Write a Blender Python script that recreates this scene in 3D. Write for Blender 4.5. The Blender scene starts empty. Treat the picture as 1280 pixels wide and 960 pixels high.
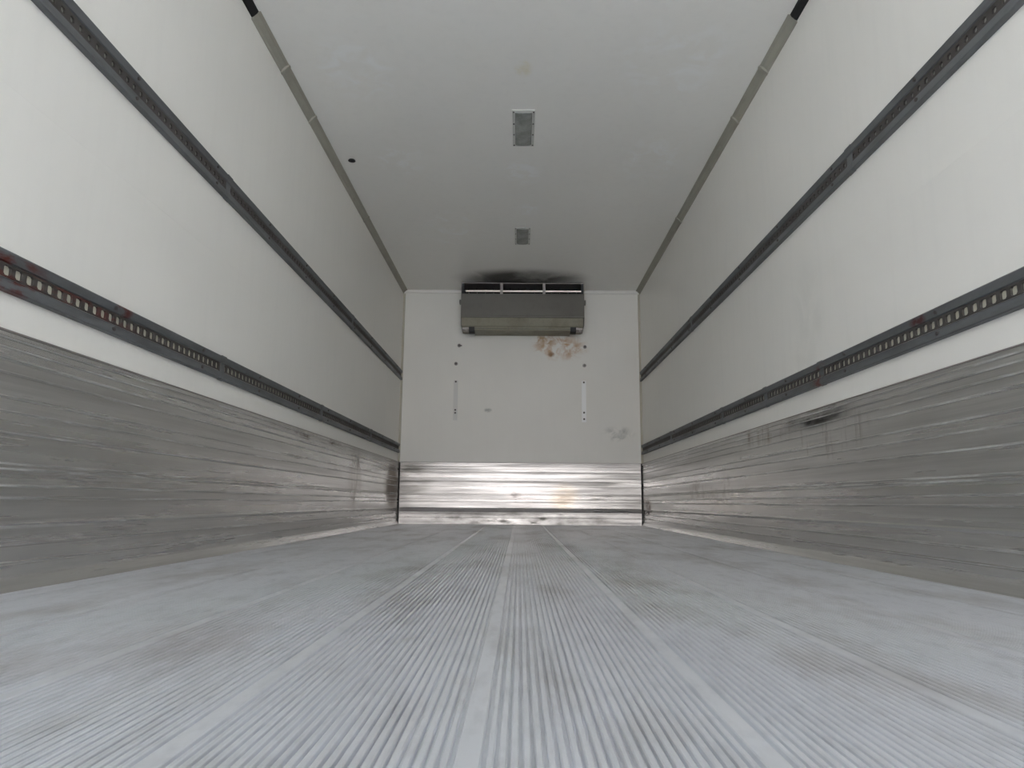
import bpy, bmesh, math, random
from mathutils import Vector, Matrix
random.seed(7)
SC = bpy.context.scene
COL = SC.collection
# ------------------------------------------------------------------ sizes
W2, H, L = 1.225, 2.390, 7.200       # half width, height, front wall
D0 = -2.60                           # rear door opening
RAILS = [(0.697, 0.792), (1.435, 1.535)]
KZ = 0.606
# ------------------------------------------------------------------ camera
F, PIT, YAW, ROL, CX, CH = 896.24, .163462, -.011588, -.0082986, -.006587, .217982
R0 = Vector((math.cos(YAW), -math.sin(YAW), 0)); FH = Vector((math.sin(YAW), math.cos(YAW), 0)); Z = Vector((0, 0, 1))
FW = math.cos(PIT)*FH + math.sin(PIT)*Z
U0 = -math.sin(PIT)*FH + math.cos(PIT)*Z
CR = math.cos(ROL)*R0 - math.sin(ROL)*U0
CU = math.sin(ROL)*R0 + math.cos(ROL)*U0
cam = bpy.data.cameras.new('camera'); camo = bpy.data.objects.new('camera', cam); COL.objects.link(camo)
cam.sensor_width = 36; cam.lens = F/1280*36; cam.clip_start = .02
m = Matrix((CR, CU, -FW)).transposed().to_4x4(); m.translation = (CX, 0, CH)
camo.matrix_world = m
SC.camera = camo
# ------------------------------------------------------------------ sky, exposure
SC.view_settings.view_transform = 'Standard'; SC.view_settings.look = 'None'
SC.view_settings.gamma = 1; SC.view_settings.use_curve_mapping = False
SC.view_settings.exposure = 1.38
SC.cycles.max_bounces = 16; SC.cycles.diffuse_bounces = 14; SC.cycles.glossy_bounces = 8
w = bpy.data.worlds.new('overcast_sky'); SC.world = w; w.use_nodes = True
nt = w.node_tree; nt.nodes.clear()
out = nt.nodes.new('ShaderNodeOutputWorld'); bg = nt.nodes.new('ShaderNodeBackground')
tc = nt.nodes.new('ShaderNodeTexCoord'); sx = nt.nodes.new('ShaderNodeSeparateXYZ'); rp = nt.nodes.new('ShaderNodeValToRGB')
nt.links.new(tc.outputs['Generated'], sx.inputs[0]); nt.links.new(sx.outputs['Z'], rp.inputs[0])
nt.links.new(rp.outputs[0], bg.inputs[0]); nt.links.new(bg.outputs[0], out.inputs[0])
e = rp.color_ramp.elements
e[0].position = 0.0; e[0].color = (1.0, .94, .91, 1)
e[1].position = .75; e[1].color = (.50, .71, 1.0, 1)
x = e.new(.22); x.color = (.93, .96, 1.0, 1)
bg.inputs[1].default_value = 2.7
# sun high over the nose of the truck: it lights the yard behind the open doorway, never the load space
sd = bpy.data.lights.new('sun', 'SUN'); sd.energy = 12.0; sd.angle = math.radians(4); sd.color = (1, .985, .965)
so = bpy.data.objects.new('sun', sd); COL.objects.link(so); so.rotation_euler = (math.radians(-34), 0, math.radians(-24))
# portal in the open rear doorway: only guides sampling of the sky
ld = bpy.data.lights.new('doorway_portal', 'AREA'); ld.shape = 'RECTANGLE'; ld.size = 2*W2; ld.size_y = H
ld.cycles.is_portal = True
lo = bpy.data.objects.new('doorway_portal', ld); COL.objects.link(lo)
lo.location = (0, D0, H/2); lo.rotation_euler = (math.pi/2, 0, 0)   # -Z -> +Y

# ------------------------------------------------------------------ materials
def newmat(name, col, rough=.5, metal=0.0, spec=.5):
    m = bpy.data.materials.new(name); m.use_nodes = True
    b = m.node_tree.nodes['Principled BSDF']
    b.inputs['Base Color'].default_value = (*col, 1); b.inputs['Roughness'].default_value = rough
    b.inputs['Metallic'].default_value = metal; b.inputs['Specular IOR Level'].default_value = spec
    return m, m.node_tree, b
class NT:
    def __init__(s, t): s.t = t; s.n = t.nodes; s.l = t.links
    def pos(s): return s.n.new('ShaderNodeTexCoord').outputs['Object']
    def map(s, v, sc, loc=(0, 0, 0)):
        q = s.n.new('ShaderNodeMapping'); q.inputs['Scale'].default_value = sc; q.inputs['Location'].default_value = loc
        s.l.new(v, q.inputs[0]); return q.outputs[0]
    def noise(s, v, scale=1, detail=4, rough=.55, dist=0):
        q = s.n.new('ShaderNodeTexNoise'); q.inputs['Scale'].default_value = scale; q.inputs['Detail'].default_value = detail
        q.inputs['Roughness'].default_value = rough; q.inputs['Distortion'].default_value = dist
        s.l.new(v, q.inputs['Vector']); return q.outputs[0]
    def ramp(s, f, stops):
        q = s.n.new('ShaderNodeValToRGB'); el = q.color_ramp.elements
        while len(el) < len(stops): el.new(.5)
        for a, (p, c) in zip(el, stops):
            a.position = p; a.color = (*c, 1) if len(c) == 3 else c
        s.l.new(f, q.inputs[0]); return q.outputs[0]
    def rng(s, f, a, b, c=0, d=1, smooth=False):
        q = s.n.new('ShaderNodeMapRange')
        if smooth: q.interpolation_type = 'SMOOTHSTEP'
        for i, vv in enumerate((a, b, c, d)): q.inputs[i+1].default_value = vv
        s.l.new(f, q.inputs[0]); return q.outputs[0]
    def math(s, op, a, b=None):
        q = s.n.new('ShaderNodeMath'); q.operation = op
        for i, vv in enumerate((a, b)):
            if vv is None: continue
            if isinstance(vv, (int, float)): q.inputs[i].default_value = vv
            else: s.l.new(vv, q.inputs[i])
        return q.outputs[0]
    def mix(s, f, a, b, mode='MIX'):
        q = s.n.new('ShaderNodeMix'); q.data_type = 'RGBA'; q.blend_type = mode
        for i, vv in ((0, f), (6, a), (7, b)):
            if isinstance(vv, tuple): q.inputs[i].default_value = (*vv, 1)
            elif isinstance(vv, (int, float)): q.inputs[i].default_value = vv
            else: s.l.new(vv, q.inputs[i])
        return q.outputs[2]
    def blob(s, v, c, r):
        """1 inside an ellipsoid of radii r round c, falling to 0 at its rim"""
        q = s.n.new('ShaderNodeMapping'); q.vector_type = 'TEXTURE'
        q.inputs['Location'].default_value = c; q.inputs['Scale'].default_value = r
        s.l.new(v, q.inputs[0])
        ln = s.n.new('ShaderNodeVectorMath'); ln.operation = 'LENGTH'; s.l.new(q.outputs[0], ln.inputs[0])
        return s.rng(ln.outputs['Value'], 1.0, .35, 0, 1, True)
    def bump(s, h, strength, dist, bsdf):
        q = s.n.new('ShaderNodeBump'); q.inputs['Strength'].default_value = strength; q.inputs['Distance'].default_value = dist
        s.l.new(h, q.inputs['Height']); s.l.new(q.outputs[0], bsdf.inputs['Normal'])

def panel_material(name, base, stains=()):
    """white glass-fibre faced insulated panel; stains: marks and other tone patches, (centre, radii, colour, noise scale, lo, hi)"""
    m, t, b = newmat(name, base, .42, 0, .35); N = NT(t); p = N.pos()
    n1 = N.noise(N.map(p, (1, .5, 1)), 1.6, 5)
    c = N.mix(N.rng(n1, .35, .7), tuple(v*.97 for v in base), base)
    n2 = N.noise(N.map(p, (9, 9, 1.0)), 2.2, 3)              # faint vertical wipe marks
    c = N.mix(N.math('MULTIPLY', N.rng(n2, .5, .75), .10), c, (.72, .71, .68))
    for cc, rr, colr, sc, lo_, hi_ in stains:
        k = N.math('MULTIPLY', N.blob(p, cc, rr), N.rng(N.noise(p, sc, 5, .6, .8), lo_, hi_))
        c = N.mix(k, c, colr)
    t.links.new(c, b.inputs['Base Color'])
    N.bump(N.noise(p, 1.1, 2), .25, .02, b)
    return m
M = {}
WHITE = (.90, .883, .838)
BROWN = (.50, .36, .24)
M['panel'] = panel_material('white_fibreglass_panel', WHITE, [
    ((1.225, 3.02, .95), (.2, .22, .42), (.80, .79, .75), 4, .35, .7)])
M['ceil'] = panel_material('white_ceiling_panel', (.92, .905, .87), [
    ((0.0, 6.78, H), (.74, .36, .1), (.10, .10, .09), 2.0, .10, .50),  # broad dark patch in front of the cooling unit
    ((0.0, 3.33, H), (.06, .09, .1), (.84, .80, .68), 22, .35, .65),
    ((0.0, 4.49, H), (.16, .25, .1), (.94, .94, .93), 14, .42, .6),
    ((0.05, 5.1, H), (.12, .14, .1), (.94, .94, .93), 16, .42, .6),
    ((-.86, 3.35, H), (.28, .35, .1), (.94, .94, .93), 7, .48, .66),
    ((-.80, 4.3, H), (.22, .30, .1), (.94, .94, .93), 9, .48, .66),
    ((.75, 3.3, H), (.35, .5, .1), (.94, .94, .93), 6, .48, .66),
    ((.82, 4.3, H), (.25, .40, .1), (.94, .94, .93), 8, .48, .66),
    ((-.55, 5.5, H), (.3, .5, .1), (.94, .94, .93), 8, .5, .66)])
M['front'] = panel_material('white_front_panel', (.83, .81, .765), [
    ((.40, 7.2, 1.79), (.34, .3, .17), (.55, .36, .22), 9, .46, .62),
    ((.24, 7.2, 1.86), (.16, .3, .10), (.50, .35, .22), 14, .42, .58),
    ((.31, 7.2, 1.715), (.045, .3, .035), (.30, .18, .10), 20, .2, .5),
    ((-.33, 7.2, 1.135), (.05, .3, .03), (.35, .35, .33), 20, .3, .6),
    ((.98, 7.2, .90), (.20, .3, .10), (.45, .45, .42), 8, .45, .7)])

def alu_material(name, base, r0, r1, metal, stretch, dents, stains=(), dirt=(.16, .15, .14), dk=.55):  # stains holds real marks plus a few painted reflection tones
    m, t, b = newmat(name, base, r0, metal, .5); N = NT(t); p = N.pos()
    n = N.noise(N.map(p, stretch), 1.0, 6, .62)
    fine = N.noise(N.map(p, tuple(v*7 for v in stretch)), 1.0, 4, .6)
    c = N.mix(N.math('MULTIPLY', N.rng(n, .48, .78), dk), base, dirt)
    c = N.mix(N.math('MULTIPLY', N.rng(fine, .5, .8), dk*.5), c, tuple(v*.5 for v in base))
    rgh = N.rng(n, .3, .72, r0, r1)
    for cc, rr, colr, sc, lo_, hi_ in stains:
        k = N.math('MULTIPLY', N.blob(p, cc, rr), N.rng(N.noise(N.map(p, sc), 1.0, 5, .6), lo_, hi_))
        c = N.mix(k, c, colr)
        mt = N.math('MULTIPLY', N.math('SUBTRACT', 1.0, k), 1.0)
        rgh = N.math('MAXIMUM', rgh, N.math('MULTIPLY', k, .55))
    t.links.new(c, b.inputs['Base Color']); t.links.new(rgh, b.inputs['Roughness'])
    h = N.math('ADD', N.noise(N.map(p, dents), 1.0, 2), N.math('MULTIPLY', fine, .04))
    N.bump(h, .5, .012, b)
    return m
M['floor'] = alu_material('worn_aluminium_floor', (.71, .72, .75), .28, .50, .46, (4.5, 1.5, 1), (2, .8, 1), dirt=(.33, .30, .27), dk=.75)
M['kick'] = alu_material('scuffed_aluminium_sheet', (.65, .64, .62), .20, .40, .80, (1, .30, 14), (1, 1.6, 2.5), [
    ((1.225, 2.95, .575), (.2, .42, .060), (.04, .04, .037), (1, 3, 14), .28, .60),
    ((1.225, 2.85, .50), (.2, .40, .12), (.12, .075, .05), (1, 26, 2.5), .52, .66),
    ((1.225, 3.6, .56), (.2, .55, .07), (.28, .23, .19), (1, 14, 3), .50, .72),
    ((-1.225, 4.2, .585), (.2, .9, .035), (.16, .12, .10), (1, 4, 10), .42, .62),
    ((-1.225, 6.85, .36), (.2, .55, .34), (.26, .215, .18), (1, .6, 3), .10, .40),  # dark part of the corner reflections, put into the sheet colour
    ((-1.225, 5.30, .36), (.2, .35, .34), (.34, .31, .28), (1, 4, 2), .40, .68),  # second dark bar of those reflections, also in the colour
    ((1.225, 6.95, .18), (.2, .30, .12), (.20, .14, .11), (1, 3, 8), .35, .55),
    ((1.225, 4.6, .30), (.2, .9, .12), (.25, .22, .20), (1, 4, 7), .50, .66)])
M['kickf'] = alu_material('scuffed_aluminium_front_sheet', (.47, .448, .435), .22, .50, .88, (.8, 1, 18), (2.0, 1, 3.5), [
    ((.43, 7.2, .27), (.20, .3, .17), (.50, .40, .30), (3, 1, 7), .30, .70),
    ((.02, 7.2, .24), (.22, .3, .22), (.52, .47, .45), (4, 1, 6), .30, .75),
    ((0, 7.2, .05), (1.5, .3, .12), (.20, .19, .175), (7, 1, 16), .34, .70),
    ((.95, 7.2, .32), (.55, .3, .30), (.28, .27, .25), (2, 1, 22), .42, .66),
    ((-1.1, 7.2, .45), (.30, .3, .25), (.25, .24, .22), (2, 1, 14), .36, .60)])
M['crest'], _t, _b = newmat('worn_bead_crest_highlight', (.60, .60, .58), .38, .55)  # bead-top highlight lines put into the colour, broken up like scuff wear
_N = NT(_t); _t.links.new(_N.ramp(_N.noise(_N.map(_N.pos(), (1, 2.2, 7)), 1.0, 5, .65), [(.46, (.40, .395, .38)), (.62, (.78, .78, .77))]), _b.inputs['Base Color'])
M['rail'] = alu_material('weathered_galvanised_rail', (.15, .157, .165), .42, .6, .35, (4, 3, 14), (3, 3, 3), [
    ((-1.22, 1.62, .745), (.2, .16, .09), (.11, .025, .018), (20, 12, 40), .46, .60),
    ((-1.22, 2.10, .78), (.2, .06, .03), (.11, .025, .02), (20, 20, 30), .40, .55),
    ((1.22, 2.88, .73), (.2, .10, .07), (.12, .035, .025), (20, 16, 30), .46, .60),
    ((1.22, 2.15, .78), (.2, .06, .03), (.09, .03, .03), (20, 20, 30), .40, .55)], dirt=(.07, .06, .05))
M['slot'] = alu_material('dirty_slotted_steel', (.075, .068, .062), .55, .7, .2, (4, 3, 14), (3, 3, 3), [
    ((-1.22, 1.8, .745), (.2, .5, .09), (.09, .03, .025), (20, 10, 40), .48, .60)], dirt=(.04, .03, .025))
M['foam'] = newmat('beige_insulation_foam', (.60, .575, .48), .9)[0]
M['foam_dull'] = newmat('dull_grey_insulation_foam', (.30, .30, .27), .9)[0]
M['bolt'] = newmat('dark_steel_bolt', (.10, .09, .085), .5, .5)[0]
M['trim'] = alu_material('beige_painted_cove', (.37, .355, .30), .5, .65, 0, (3, 1.2, 3), (2, 1, 2), dirt=(.25, .22, .17))
M['seal'] = newmat('cream_silicone_seal', (.52, .49, .41), .6)[0]
M['striptop'] = newmat('off_white_edge_strip', (.80, .785, .75), .5)[0]
M['black'] = newmat('black_rubber_and_gap_dark', (.012, .012, .013), .6)[0]
M['cab'] = alu_material('grey_painted_sheet_metal', (.150, .142, .124), .45, .55, .1, (2, 2, 2), (2, 2, 2), dirt=(.11, .10, .085), dk=.5)
M['pan'] = alu_material('olive_grey_drip_pan', (.27, .255, .195), .5, .65, .1, (5, 5, 5), (2, 2, 2), dirt=(.15, .12, .085), dk=.7)
M['bright'] = newmat('bare_aluminium_strip', (.72, .64, .59), .36, .7)[0]
M['dull'] = newmat('dull_aluminium', (.36, .33, .32), .4, .6)[0]
M['fin'] = newmat('dark_coil_fins', (.03, .032, .036), .45, .5)[0]
M['lens'], _t, _b = newmat('prismatic_lamp_lens', (.36, .38, .36), .25)
_N = NT(_t); _p = _N.pos()
_v = _t.nodes.new('ShaderNodeTexVoronoi'); _v.inputs['Scale'].default_value = 90; _t.links.new(_p, _v.inputs['Vector'])
_N.bump(_v.outputs[0], .6, .004, _b)
_t.links.new(_N.ramp(_N.noise(_p, 14, 3), [(.35, (.24, .25, .235)), (.65, (.36, .375, .355))]), _b.inputs['Base Color'])
M['lampframe'] = newmat('pale_plastic_lamp_frame', (.62, .62, .59), .45)[0]
M['strip'] = newmat('clean_white_strip', (.92, .92, .915), .35)[0]
M['asphalt'], _t, _b = newmat('grey_concrete_yard', (.52, .50, .46), .9)
_N = NT(_t); _t.links.new(_N.ramp(_N.noise(_N.pos(), .8, 6), [(.3, (.46, .45, .43)), (.7, (.56, .55, .53))]), _b.inputs['Base Color'])

# ------------------------------------------------------------------ helpers
def obj(name, bm, mat, parent=None, smooth=False, loc=None):
    bmesh.ops.recalc_face_normals(bm, faces=bm.faces)
    me = bpy.data.meshes.new(name); bm.to_mesh(me); bm.free()
    for q in (mat if isinstance(mat, (list, tuple)) else [mat]): me.materials.append(q)
    if smooth:
        for f in me.polygons: f.use_smooth = True
    o = bpy.data.objects.new(name, me); COL.objects.link(o)
    if parent: o.parent = parent
    if loc: o.location = loc
    return o
def box(bm, x0, x1, y0, y1, z0, z1, bev=0):
    r = bmesh.ops.create_cube(bm, size=1)
    bmesh.ops.scale(bm, vec=(x1-x0, y1-y0, z1-z0), verts=r['verts'])
    bmesh.ops.translate(bm, vec=((x0+x1)/2, (y0+y1)/2, (z0+z1)/2), verts=r['verts'])
    if bev:
        ed = list({e for v in r['verts'] for e in v.link_edges})
        bmesh.ops.bevel(bm, geom=ed, offset=bev, segments=2, affect='EDGES', profile=.5)
def cyl(bm, c, r, h, axis='X', seg=16, r2=None):
    q = bmesh.ops.create_cone(bm, cap_ends=True, segments=seg, radius1=r, radius2=r if r2 is None else r2, depth=h)
    rot = {'X': Matrix.Rotation(math.pi/2, 3, 'Y'), 'Y': Matrix.Rotation(-math.pi/2, 3, 'X'), 'Z': Matrix.Identity(3)}[axis]
    bmesh.ops.rotate(bm, matrix=rot, verts=q['verts'], cent=(0, 0, 0)); bmesh.ops.translate(bm, vec=c, verts=q['verts'])
def extrude_profile(bm, prof, mapf, t0, t1, n=1, closed=True):
    """prof: list of (a, b); mapf(a, b, t) -> xyz; a closed prism along t"""
    rings = [[bm.verts.new(mapf(a, b, t0+(t1-t0)*k/n)) for a, b in prof] for k in range(n+1)]
    m_ = len(prof)
    for k in range(n):
        for i in range(m_ if closed else m_-1):
            j = (i+1) % m_
            bm.faces.new((rings[k][i], rings[k][j], rings[k+1][j], rings[k+1][i]))
    if closed:
        bm.faces.new(rings[0]); bm.faces.new(list(reversed(rings[n])))
def tag(o, label=None, cat=None, group=None, kind=None):
    if label: o['label'] = label
    if cat: o['category'] = cat
    if group: o['group'] = group
    if kind: o['kind'] = kind
    return o
def empty(name, loc):
    o = bpy.data.objects.new(name, None); COL.objects.link(o); o.location = loc; o.empty_display_size = .1; return o
def structure(name, bm, mat, label, cat):
    return tag(obj(name, bm, mat), label, cat, kind='structure')

# ------------------------------------------------------------------ ground outside
bm = bmesh.new(); box(bm, -25, 25, -45, 9, -1.45, -1.25)
structure('ground', bm, M['asphalt'], 'grey concrete yard below the open rear of the truck body', 'ground')
# ------------------------------------------------------------------ shell
T = .08
for s, nm in ((-1, 'left'), (1, 'right')):
    bm = bmesh.new(); a, b_ = sorted((s*W2, s*(W2+T))); box(bm, a, b_, D0, L+T, -.12, H+T)
    # panel joint: a thin raised seam line along the wall half way between the rails
    a, b_ = sorted((s*(W2-.0003), s*(W2+.01))); box(bm, a, b_, D0+.02, 3.05, 1.1845, 1.1865)
    structure('wall_'+nm, bm, M['panel'], 'smooth white insulated %s side wall of the truck body' % nm, 'wall')
bm = bmesh.new(); box(bm, -W2, W2, L, L+T, -.12, H+T)
structure('wall_front', bm, M['front'], 'white bulkhead wall at the far end with brown stains', 'wall')
# uncut ceiling slab; the round hole at left is a black plug below
HX, HY, HR = -1.133+.03, 4.323, .021
bm = bmesh.new()
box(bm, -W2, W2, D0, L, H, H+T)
ceil = structure('ceiling', bm, M['ceil'], 'off-white insulated ceiling with patched spots and a dark patch at the cooling unit', 'ceiling')
# floor: extruded aluminium planks, ribbed along the truck, flat band on every plank seam
bm = bmesh.new()
bands = [-.05+.265*k for k in range(-5, 6)]
prof = []
top, bot, bw = 0.0, -.0060, .0140
xs = -W2
def add(a, z): prof.append((a, z))
add(-W2, top)
edges = [(-W2-1, -W2+.055)] + [(c-bw, c+bw) for c in bands if -W2+.08 < c < W2-.08] + [(W2-.055, W2+1)]
edges.sort()
for (a0, a1), (b0, b1) in zip(edges[:-1], edges[1:]):
    n = max(2, round((b0-a1)/.0106)); pitch = (b0-a1)/n; g = .0021
    for k in range(n+1):
        c = a1+k*pitch
        gg = g*(1.25 if k in (0, n) else random.uniform(.8, 1.1))
        add(c-gg-.0012, top); add(c-gg, top-.0012); add(c-gg*.8, bot); add(c+gg*.8, bot); add(c+gg, top-.0012); add(c+gg+.0012, top)
add(W2, top); add(W2, -.12); add(-W2, -.12)
extrude_profile(bm, prof, lambda a, b, t: (a, t, b), D0, L, 1)
structure('floor', bm, M['floor'], 'ribbed aluminium load floor with flat seam bands running to the front', 'floor')
# cove strips where the side plates meet the floor
for s, nm in ((-1, 'left'), (1, 'right')):
    bm = bmesh.new()
    extrude_profile(bm, [(0, 0), (.026, 0), (.025, .003), (.015, .030), (.011, .034), (0, .034)],
                    lambda a, b, t: (s*(W2-a), t, b), D0, L-.02, 1)
    structure('baseboard_'+nm, bm, M['kick'], 'aluminium cove strip along the foot of the %s wall' % nm, 'baseboard')
# ceiling coves (beige) that stop short; a black strip paints the dark of the open channel
k = 1
for s, nm, yend in ((-1, 'left', 2.90), (1, 'right', 2.92)):
    bm = bmesh.new()
    c = .040
    extrude_profile(bm, [(0, 0), (c, 0), (c, .003), (c*.62, .008), (.008, c*.62), (.003, c), (0, c)],
                    lambda a, b, t: (s*(W2-a), t, H-b), yend, L-.005, 1)
    for yy in (3.30, 3.78, 5.24):                       # butt joints
        extrude_profile(bm, [(0, 0), (c+.004, 0), (c+.003, .005), (.005, c+.003), (0, c+.004)],
                        lambda a, b, t: (s*(W2-a), t, H-b), yy, yy+.02, 1)
    structure('trim_%d' % k, bm, M['trim'], 'beige cove trim between ceiling and %s wall' % nm, 'trim'); k += 1
    bm = bmesh.new()
    extrude_profile(bm, [(0, 0), (.030, 0), (.026, .010), (.010, .026), (0, .030)], lambda a, b, t: (s*(W2-a), t, H-b), D0, yend, 1)
    structure('trim_%d' % k, bm, M['black'], 'added black strip for the dark of the open gap where the %s ceiling cove has ended' % nm, 'trim'); k += 1
    bm = bmesh.new()
    extrude_profile(bm, [(0, 0), (.020, 0), (.017, .008), (.008, .017), (0, .020)], lambda a, b, t: (s*(W2-a), L-b, t), KZ, H-.04, 1)
    structure('trim_%d' % k, bm, M['seal'], 'cream seal bead in the upright corner of %s and front walls' % nm, 'trim'); k += 1
bm = bmesh.new()
extrude_profile(bm, [(0, 0), (.010, 0), (.010, .028), (0, .032)], lambda a, b, t: (t, L-a, H-b), -W2+.03, W2-.03, 1)
structure('trim_%d' % k, bm, M['striptop'], 'thin white strip between ceiling and front bulkhead', 'trim'); k += 1

# ------------------------------------------------------------------ kick plates
BEADS = [.590, .568, .540, .508, .452, .418, .370, .298, .286, .247, .218, .108, .066]
def plate_profile(front=False):
    """(offset from wall, z) from the foot up"""
    base = .010
    P = [(base, 0.0)]
    zs = sorted(BEADS)
    stepdone = False
    for z in zs:
        if z > .14 and not stepdone:      # the overlap step: upper sheet stands out over the lower
            q = .008 if front else .0035
            P += [(base, .118 if front else .146), (base+q, .152), (base+q+.001, .157), (base+.0035, .162)]
            base += .0035; stepdone = True
        P += [(base, z-.0045), (base+.0032, z-.002), (base+.0032, z+.002), (base, z+.0045)]
    P += [(base, KZ-.004), (base-.003, KZ), (.0008, KZ), (.0008, 0.0)]
    return P
for s, nm in ((-1, 'left'), (1, 'right')):
    r = empty('kick_plate', (s*W2, 3.4, 0))
    tag(r, 'scuffed ribbed aluminium kick plate lining the foot of the %s side wall' % nm, 'kick plate', 'aluminium kick plates around the load floor')
    bm = bmesh.new()
    extrude_profile(bm, [(a, b+.0) for a, b in plate_profile()], lambda a, b, t: (s*(W2-a), t, max(b, .032)), D0, L-.014, 40)
    bmesh.ops.remove_doubles(bm, verts=bm.verts, dist=1e-6)
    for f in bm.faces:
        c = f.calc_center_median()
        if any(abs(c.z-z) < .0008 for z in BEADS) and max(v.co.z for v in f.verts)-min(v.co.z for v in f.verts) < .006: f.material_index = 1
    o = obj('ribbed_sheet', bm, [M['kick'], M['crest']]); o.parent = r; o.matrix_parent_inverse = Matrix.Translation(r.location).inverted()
    bm = bmesh.new()
    a, b_ = sorted((s*(W2-.0008), s*(W2-.013))); box(bm, a, b_, D0, L-.014, KZ-.001, KZ+.004, .001)
    o = obj('top_edge_strip', bm, M['dull']); o.parent = r; o.matrix_parent_inverse = Matrix.Translation(r.location).inverted()
    bm = bmesh.new()
    a, b_ = sorted((s*(W2-.0145), s*(W2-.026))); box(bm, a, b_, L-.026, L-.0145, .002, KZ-.002, .003)
    o = obj('corner_seal', bm, M['black']); o.parent = r; o.matrix_parent_inverse = Matrix.Translation(r.location).inverted()
    tag(o, 'dark corner seal')
r = empty('kick_plate', (0, L, 0))
tag(r, 'shiny ribbed aluminium kick plate across the foot of the front wall, mirroring daylight', 'kick plate', 'aluminium kick plates around the load floor')
def put(o, r):
    o.parent = r; o.matrix_parent_inverse = Matrix.Translation(r.location).inverted(); return o
bm = bmesh.new()
extrude_profile(bm, plate_profile(True), lambda a, b, t: (t, L-a, b), -W2+.014, W2-.014, 24)
put(obj('ribbed_sheet', bm, M['kickf']), r)
bm = bmesh.new(); box(bm, -W2+.014, W2-.014, L-.013, L-.0008, KZ-.001, KZ+.004, .001)
put(obj('top_edge_strip', bm, M['dull']), r)

# ------------------------------------------------------------------ load rails
Y0R, Y1R = .05, L-.01
def rail(s, z0, z1, upper, label, joints):
    hh = z1-z0
    r = empty('cargo_rail', (s*W2, 3.6, z0))
    tag(r, label, 'cargo rail', 'slotted load securing rails on the side walls')
    def mp(a, b, t): return (s*(W2-a), t, z0+b)
    k = hh/.095
    # channel: two sloped flanges with the slotted strip set back between them
    bm = bmesh.new()
    extrude_profile(bm, [(0, 0), (.016, .001), (.018, .004), (.0135, .030*k), (.008, .0325*k), (0, .0325*k)], mp, Y0R, Y1R, 1)
    put(obj('lower_flange', bm, M['rail']), r)
    bm = bmesh.new()
    extrude_profile(bm, [(0, .0665*k), (.008, .0665*k), (.0135, .069*k), (.018, hh-.004), (.016, hh-.001), (0, hh)], mp, Y0R, Y1R, 1)
    put(obj('upper_flange', bm, M['rail']), r)
    # slotted strip: every cell a plate with an octagonal hole of real thickness
    pitch = .0395; n = int((Y1R-Y0R)/pitch)
    hw, hz = (.0122, .0118) if not upper else (.0085, .0085)
    ci = .0048; bz0, bz1 = .0325*k, .0665*k; zc = (bz0+bz1)/2
    bm = bmesh.new()
    octo = [(hw, hz*.62), (hw*.62, hz), (-hw*.62, hz), (-hw, hz*.62), (-hw, -hz*.62), (-hw*.62, -hz), (hw*.62, -hz), (hw, -hz*.62)]
    for i in range(n):
        y = Y0R+(i+.5)*pitch; e_ = pitch/2; u = bz1-zc
        outer = [(e_, u*.5), (e_*.55, u), (-e_*.55, u), (-e_, u*.5), (-e_, -u*.5), (-e_*.55, -u), (e_*.55, -u), (e_, -u*.5)]
        outer = [(e_, u), (e_*.5, u), (-e_*.5, u), (-e_, u), (-e_, -u), (-e_*.5, -u), (e_*.5, -u), (e_, -u)]
        vo = [bm.verts.new(mp(ci+.0048, zc+b, y+a)) for a, b in outer]
        vi = [bm.verts.new(mp(ci+.0048, zc+b, y+a)) for a, b in octo]
        vb = [bm.verts.new(mp(ci-.001, zc+b, y+a)) for a, b in octo]
        for q in range(8):
            w_ = (q+1) % 8
            bm.faces.new((vo[q], vo[w_], vi[w_], vi[q])); bm.faces.new((vi[q], vi[w_], vb[w_], vb[q]))
    o = put(obj('slotted_strip', bm, M['slot']), r)
    bm = bmesh.new()
    extrude_profile(bm, [(0.0005, bz0), (.0022, bz0), (.0022, bz1), (.0005, bz1)], mp, Y0R, Y1R, 1)
    tag(put(obj('foam_backing', bm, M['foam_dull'] if upper else M['foam']), r), 'pale backing seen through the slots')
    for y in joints:
        bm = bmesh.new()
        extrude_profile(bm, [(0, -.002), (.017, -.002), (.0190, .003), (.0145, .030*k), (.0105, .0345*k), (.0105, .0645*k), (.0145, .069*k), (.0190, hh-.003), (.017, hh+.0015), (0, hh+.0015)], mp, y-.022, y+.022, 1)
        put(obj('joint_plate', bm, M['rail']), r)
    for y in [q for q in [1.45+.6*i for i in range(10)] if q < L-.1]:
        for zz in (.016*k, hh-.015*k):
            bm = bmesh.new()
            c = mp(.0175, zz, y); cyl(bm, c, .006, .006, 'X', 10, None)
            put(obj('bolt', bm, M['bolt']), r)
    return r
rail(-1, *RAILS[0], False, 'lower slotted rail on the left wall, dark steel with rust-red ends above the kick plate', (2.845, 4.326, 5.80))
rail(1, *RAILS[0], False, 'lower slotted rail on the right wall, rust-spotted dark steel above the smudged kick plate', (2.875, 3.541, 4.314, 5.80))
rail(-1, *RAILS[1], True, 'upper dark grey perforated rail high on the left wall', (2.773, 5.0))
rail(1, *RAILS[1], True, 'upper dark grey perforated rail high on the right wall', (2.510, 5.0))

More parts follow.
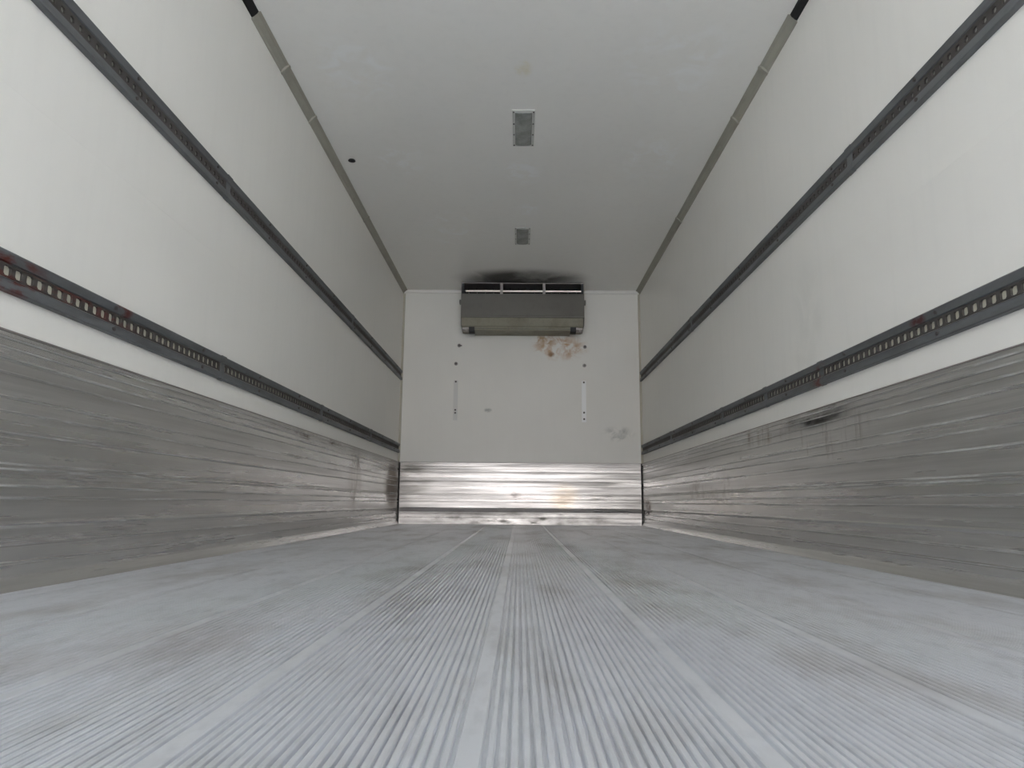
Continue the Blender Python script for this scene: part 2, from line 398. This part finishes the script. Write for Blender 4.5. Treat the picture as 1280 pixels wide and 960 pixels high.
# ------------------------------------------------------------------ ceiling lamps
def lamp(x, y0, y1, label):
    w_ = .064; yc = (y0+y1)/2; hl = (y1-y0)/2
    r = empty('ceiling_lamp', (x, yc, H))
    tag(r, label, 'ceiling lamp', 'switched off ceiling lamps on the centre line')
    bm = bmesh.new()          # frame: four mitred bars
    ou = [(-w_, -hl), (w_, -hl), (w_, hl), (-w_, hl)]; fw = .016
    inn = [(-w_+fw, -hl+fw*1.3), (w_-fw, -hl+fw*1.3), (w_-fw, hl-fw*1.3), (-w_+fw, hl-fw*1.3)]
    lv = [[bm.verts.new((a, b, z)) for a, b in P] for P, z in ((ou, 0), ([(a*.99, b*.995) for a, b in ou], -.004), (inn, -.006), (inn, -.002))]
    for q in range(3):
        for i in range(4):
            j = (i+1) % 4; bm.faces.new((lv[q][i], lv[q][j], lv[q+1][j], lv[q+1][i]))
    obj('lamp_frame', bm, M['lampframe'], r)
    bm = bmesh.new()
    a, b = inn[2]
    lw = [(-a, -.002), (-a+.003, -.008), (-a*.6, -.012), (0, -.013), (a*.6, -.012), (a-.003, -.008), (a, -.002)]
    extrude_profile(bm, lw, lambda p, q, t: (p, t, q), -b, b, 1)
    o = obj('lamp_lens', bm, M['lens'], r); tag(o, 'grey prismatic lens')
    for xx, yy in [(-1, -.92), (1, -.92), (-1, -.3), (1, -.3), (-1, .3), (1, .3), (-1, .92), (1, .92)]:
        bm = bmesh.new(); cyl(bm, (xx*(w_-fw/2), yy*hl, -.006), .005, .004, 'Z', 10)
        obj('screw', bm, M['bolt'], r)
lamp(.003, 3.716, 4.127, 'unlit rectangular ceiling lamp nearer the viewer with grey lens and pale frame')
lamp(.005, 5.458, 5.835, 'unlit rectangular ceiling lamp farther back, just before the cooling unit')

# round ceiling hole put in as black discs on the whole slab
r = empty('ceiling_plug', (HX, HY, H))
tag(r, 'small black round plug marking the hole in the ceiling near the left cove trim', 'plug')
bm = bmesh.new(); cyl(bm, (0, 0, -.003), .024, .006, 'Z', 20, .021); obj('plug_cap', bm, M['black'], r)
bm = bmesh.new(); cyl(bm, (0, 0, -.008), .011, .005, 'Z', 16); obj('plug_nipple', bm, M['black'], r)

# ------------------------------------------------------------------ evaporator
EX, EY, EZ1 = .012, 6.90, H-.005
EW = .612
r = empty('cooling_unit', (EX, L, 1.9))
tag(r, 'grey box-shaped refrigeration evaporator unit hung under the ceiling on the front wall', 'cooling unit')
def ex(prof, mat, name, x0, x1, par=None, label=None):
    bm = bmesh.new(); extrude_profile(bm, prof, lambda a, b, t: (t, a, b), x0, x1, 1)
    o = put(obj(name, bm, mat), r)
    if label: o['label'] = label
    return o
x0, x1 = EX-EW, EX+EW
# front cover: sheet folded at top and bottom (y, z)
ex([(EY, 2.268), (EY-.004, 2.264), (EY-.004, 2.046), (EY-.001, 2.040), (EY+.012, 2.040), (EY+.012, 2.268)], M['cab'], 'front_cover', x0, x1)
ex([(EY-.003, 2.040), (EY-.003, 2.026), (EY+.004, 2.022), (EY+.012, 2.022), (EY+.012, 2.040)], M['cab'], 'cover_hem', x0, x1)
ex([(EY+.002, 2.022), (EY+.030, 1.945), (EY+.040, 1.935), (EY+.29, 1.925), (EY+.29, 2.022)], M['pan'], 'drip_pan', x0+.008, x1-.012, label='olive grey sloping drip pan')
ex([(EY+.045, 1.936), (EY+.050, 1.908), (EY+.056, 1.904), (EY+.27, 1.902), (EY+.27, 1.936)], M['pan'], 'drain_tray', x0+.13, x1-.13)
ex([(EY+.047, 1.9225), (EY+.044, 1.922), (EY+.044, 1.919), (EY+.048, 1.9185)], M['bolt'], 'tray_seam', x0+.13, x1-.13)
# top plate with bright lip
ex([(EY-.002, 2.378), (EY-.002, 2.372), (EY+.295, 2.372), (EY+.295, 2.378)], M['dull'], 'top_plate', x0, x1)
# back and interior
ex([(EY+.25, 2.02), (EY+.25, 2.372), (EY+.298, 2.372), (EY+.298, 2.02)], M['black'], 'back_panel', x0+.01, x1-.01)
ex([(EY+.014, 2.022), (EY+.014, 2.255), (EY+.25, 2.255), (EY+.25, 2.022)], M['fin'], 'coil_block', x0+.015, x1-.015)
# side cheeks
for sx_ in (-1, 1):
    bm = bmesh.new()
    xa, xb = (x0, x0+.006) if sx_ < 0 else (x1-.006, x1)
    extrude_profile(bm, [(EY, 2.372), (EY, 2.03), (EY+.03, 1.95), (EY+.298, 1.93), (EY+.298, 2.372)], lambda a, b, t: (t, a, b), xa, xb, 1)
    put(obj('side_panel', bm, M['cab']), r)
    bm = bmesh.new(); cx_ = x0-.008 if sx_ < 0 else x1+.008
    box(bm, cx_-.009, cx_+.009, EY+.002, EY+.05, 2.165, 2.205, .003)
    box(bm, cx_-.005, cx_+.005, EY-.004, EY+.01, 2.150, 2.172, .002)
    put(obj('side_latch', bm, M['cab']), r)
    # mounting feet
    fx = EX+sx_*.505
    bm = bmesh.new()
    extrude_profile(bm, [(EY+.035, 1.936), (EY+.045, 1.893), (EY+.07, 1.885), (EY+.13, 1.885), (EY+.14, 1.936)], lambda a, b, t: (t, a, b), fx-.028, fx+.028, 1)
    put(obj('hanger_block', bm, M['black']), r)
    bm = bmesh.new(); ox = EX+sx_*.565
    box(bm, ox-.034, ox+.034, EY+.04, EY+.16, 1.910, 1.934, .004)
    cyl(bm, (ox, EY+.06, 1.905), .010, .014, 'Z', 8)
    put(obj('corner_bracket', bm, M['dull']), r)
# air outlet slot : bright deflector bar and two upright straps
ex([(EY+.004, 2.304), (EY-.002, 2.300), (EY-.001, 2.289), (EY+.004, 2.284), (EY+.022, 2.296)], M['bright'], 'air_deflector', x0+.045, x1-.03, label='bright bare aluminium air deflector bar')
ex([(EY+.06, 2.28), (EY+.05, 2.262), (EY+.09, 2.262)], M['dull'], 'fan_guard_bar', x0+.01, x1-.01)
for bx in (-.198, .225):
    bm = bmesh.new(); box(bm, bx-.014, bx+.014, EY-.008, EY-.003, 2.262, 2.378, .001)
    put(obj('strap', bm, M['dull']), r)
for bx in (x0+.018, x1-.018):
    bm = bmesh.new(); box(bm, bx-.012, bx+.012, EY, EY+.006, 2.262, 2.372, .001)
    put(obj('end_post', bm, M['fin']), r)
for q in range(14):
    bm = bmesh.new(); bx = x0+.06+q*(2*EW-.12)/13
    box(bm, bx-.002, bx+.002, EY+.14, EY+.24, 2.257, 2.370)
    put(obj('louvre_fin', bm, M['fin']), r)

# ------------------------------------------------------------------ fixings on the front wall
def wall_strip(x, z0, z1, mat, label, screws):
    r = empty('mounting_strip', (x, L, z0)); tag(r, label, 'mounting strip')
    bm = bmesh.new(); box(bm, -.022, .022, -.004, 0, 0, z1-z0, .0012); obj('strip_plate', bm, mat, r)
    for z in screws:
        bm = bmesh.new(); cyl(bm, (0, -.006, z-z0), .010, .006, 'Y', 12, .008)
        obj('screw', bm, M['bolt'], r)
M['strip_old'] = newmat('painted_over_strip', (.70, .69, .66), .5)[0]
wall_strip(-.662, 1.03, 1.44, M['strip_old'], 'narrow upright mounting strip left of centre on the front wall, painted dull like the wall', (1.425, 1.135, 1.105))
wall_strip(.640, 1.02, 1.44, M['strip'], 'narrow upright mounting strip right of centre on the front wall, bright white', (1.425, 1.116, 1.05))
def wall_bolt(x, z, rr, label, long=False):
    r = empty('wall_bolt', (x, L, z)); tag(r, label, 'bolt', 'bolts in the front wall')
    bm = bmesh.new(); cyl(bm, (0, -.0015, 0), rr*1.5, .003, 'Y', 16); obj('washer', bm, M['dull'], r)
    bm = bmesh.new(); cyl(bm, (0, -.008, 0), rr, .012, 'Y', 6); obj('bolt_head', bm, M['bolt'], r)
    if long:
        bm = bmesh.new(); box(bm, rr*.5, rr*2.2, -.012, -.003, -rr*.6, rr*.3, .001); obj('clip', bm, M['bolt'], r)
wall_bolt(-.636, 1.802, .013, 'dark bolt with a clip just below the left end of the cooling unit', True)
wall_bolt(-.665, 1.612, .013, 'dark bolt on the front wall above the dull left mounting strip')
wall_bolt(.654, 1.795, .013, 'bolt beside the brown stain below the right end of the cooling unit')
wall_bolt(.648, 1.601, .013, 'dark bolt on the front wall above the white right mounting strip')
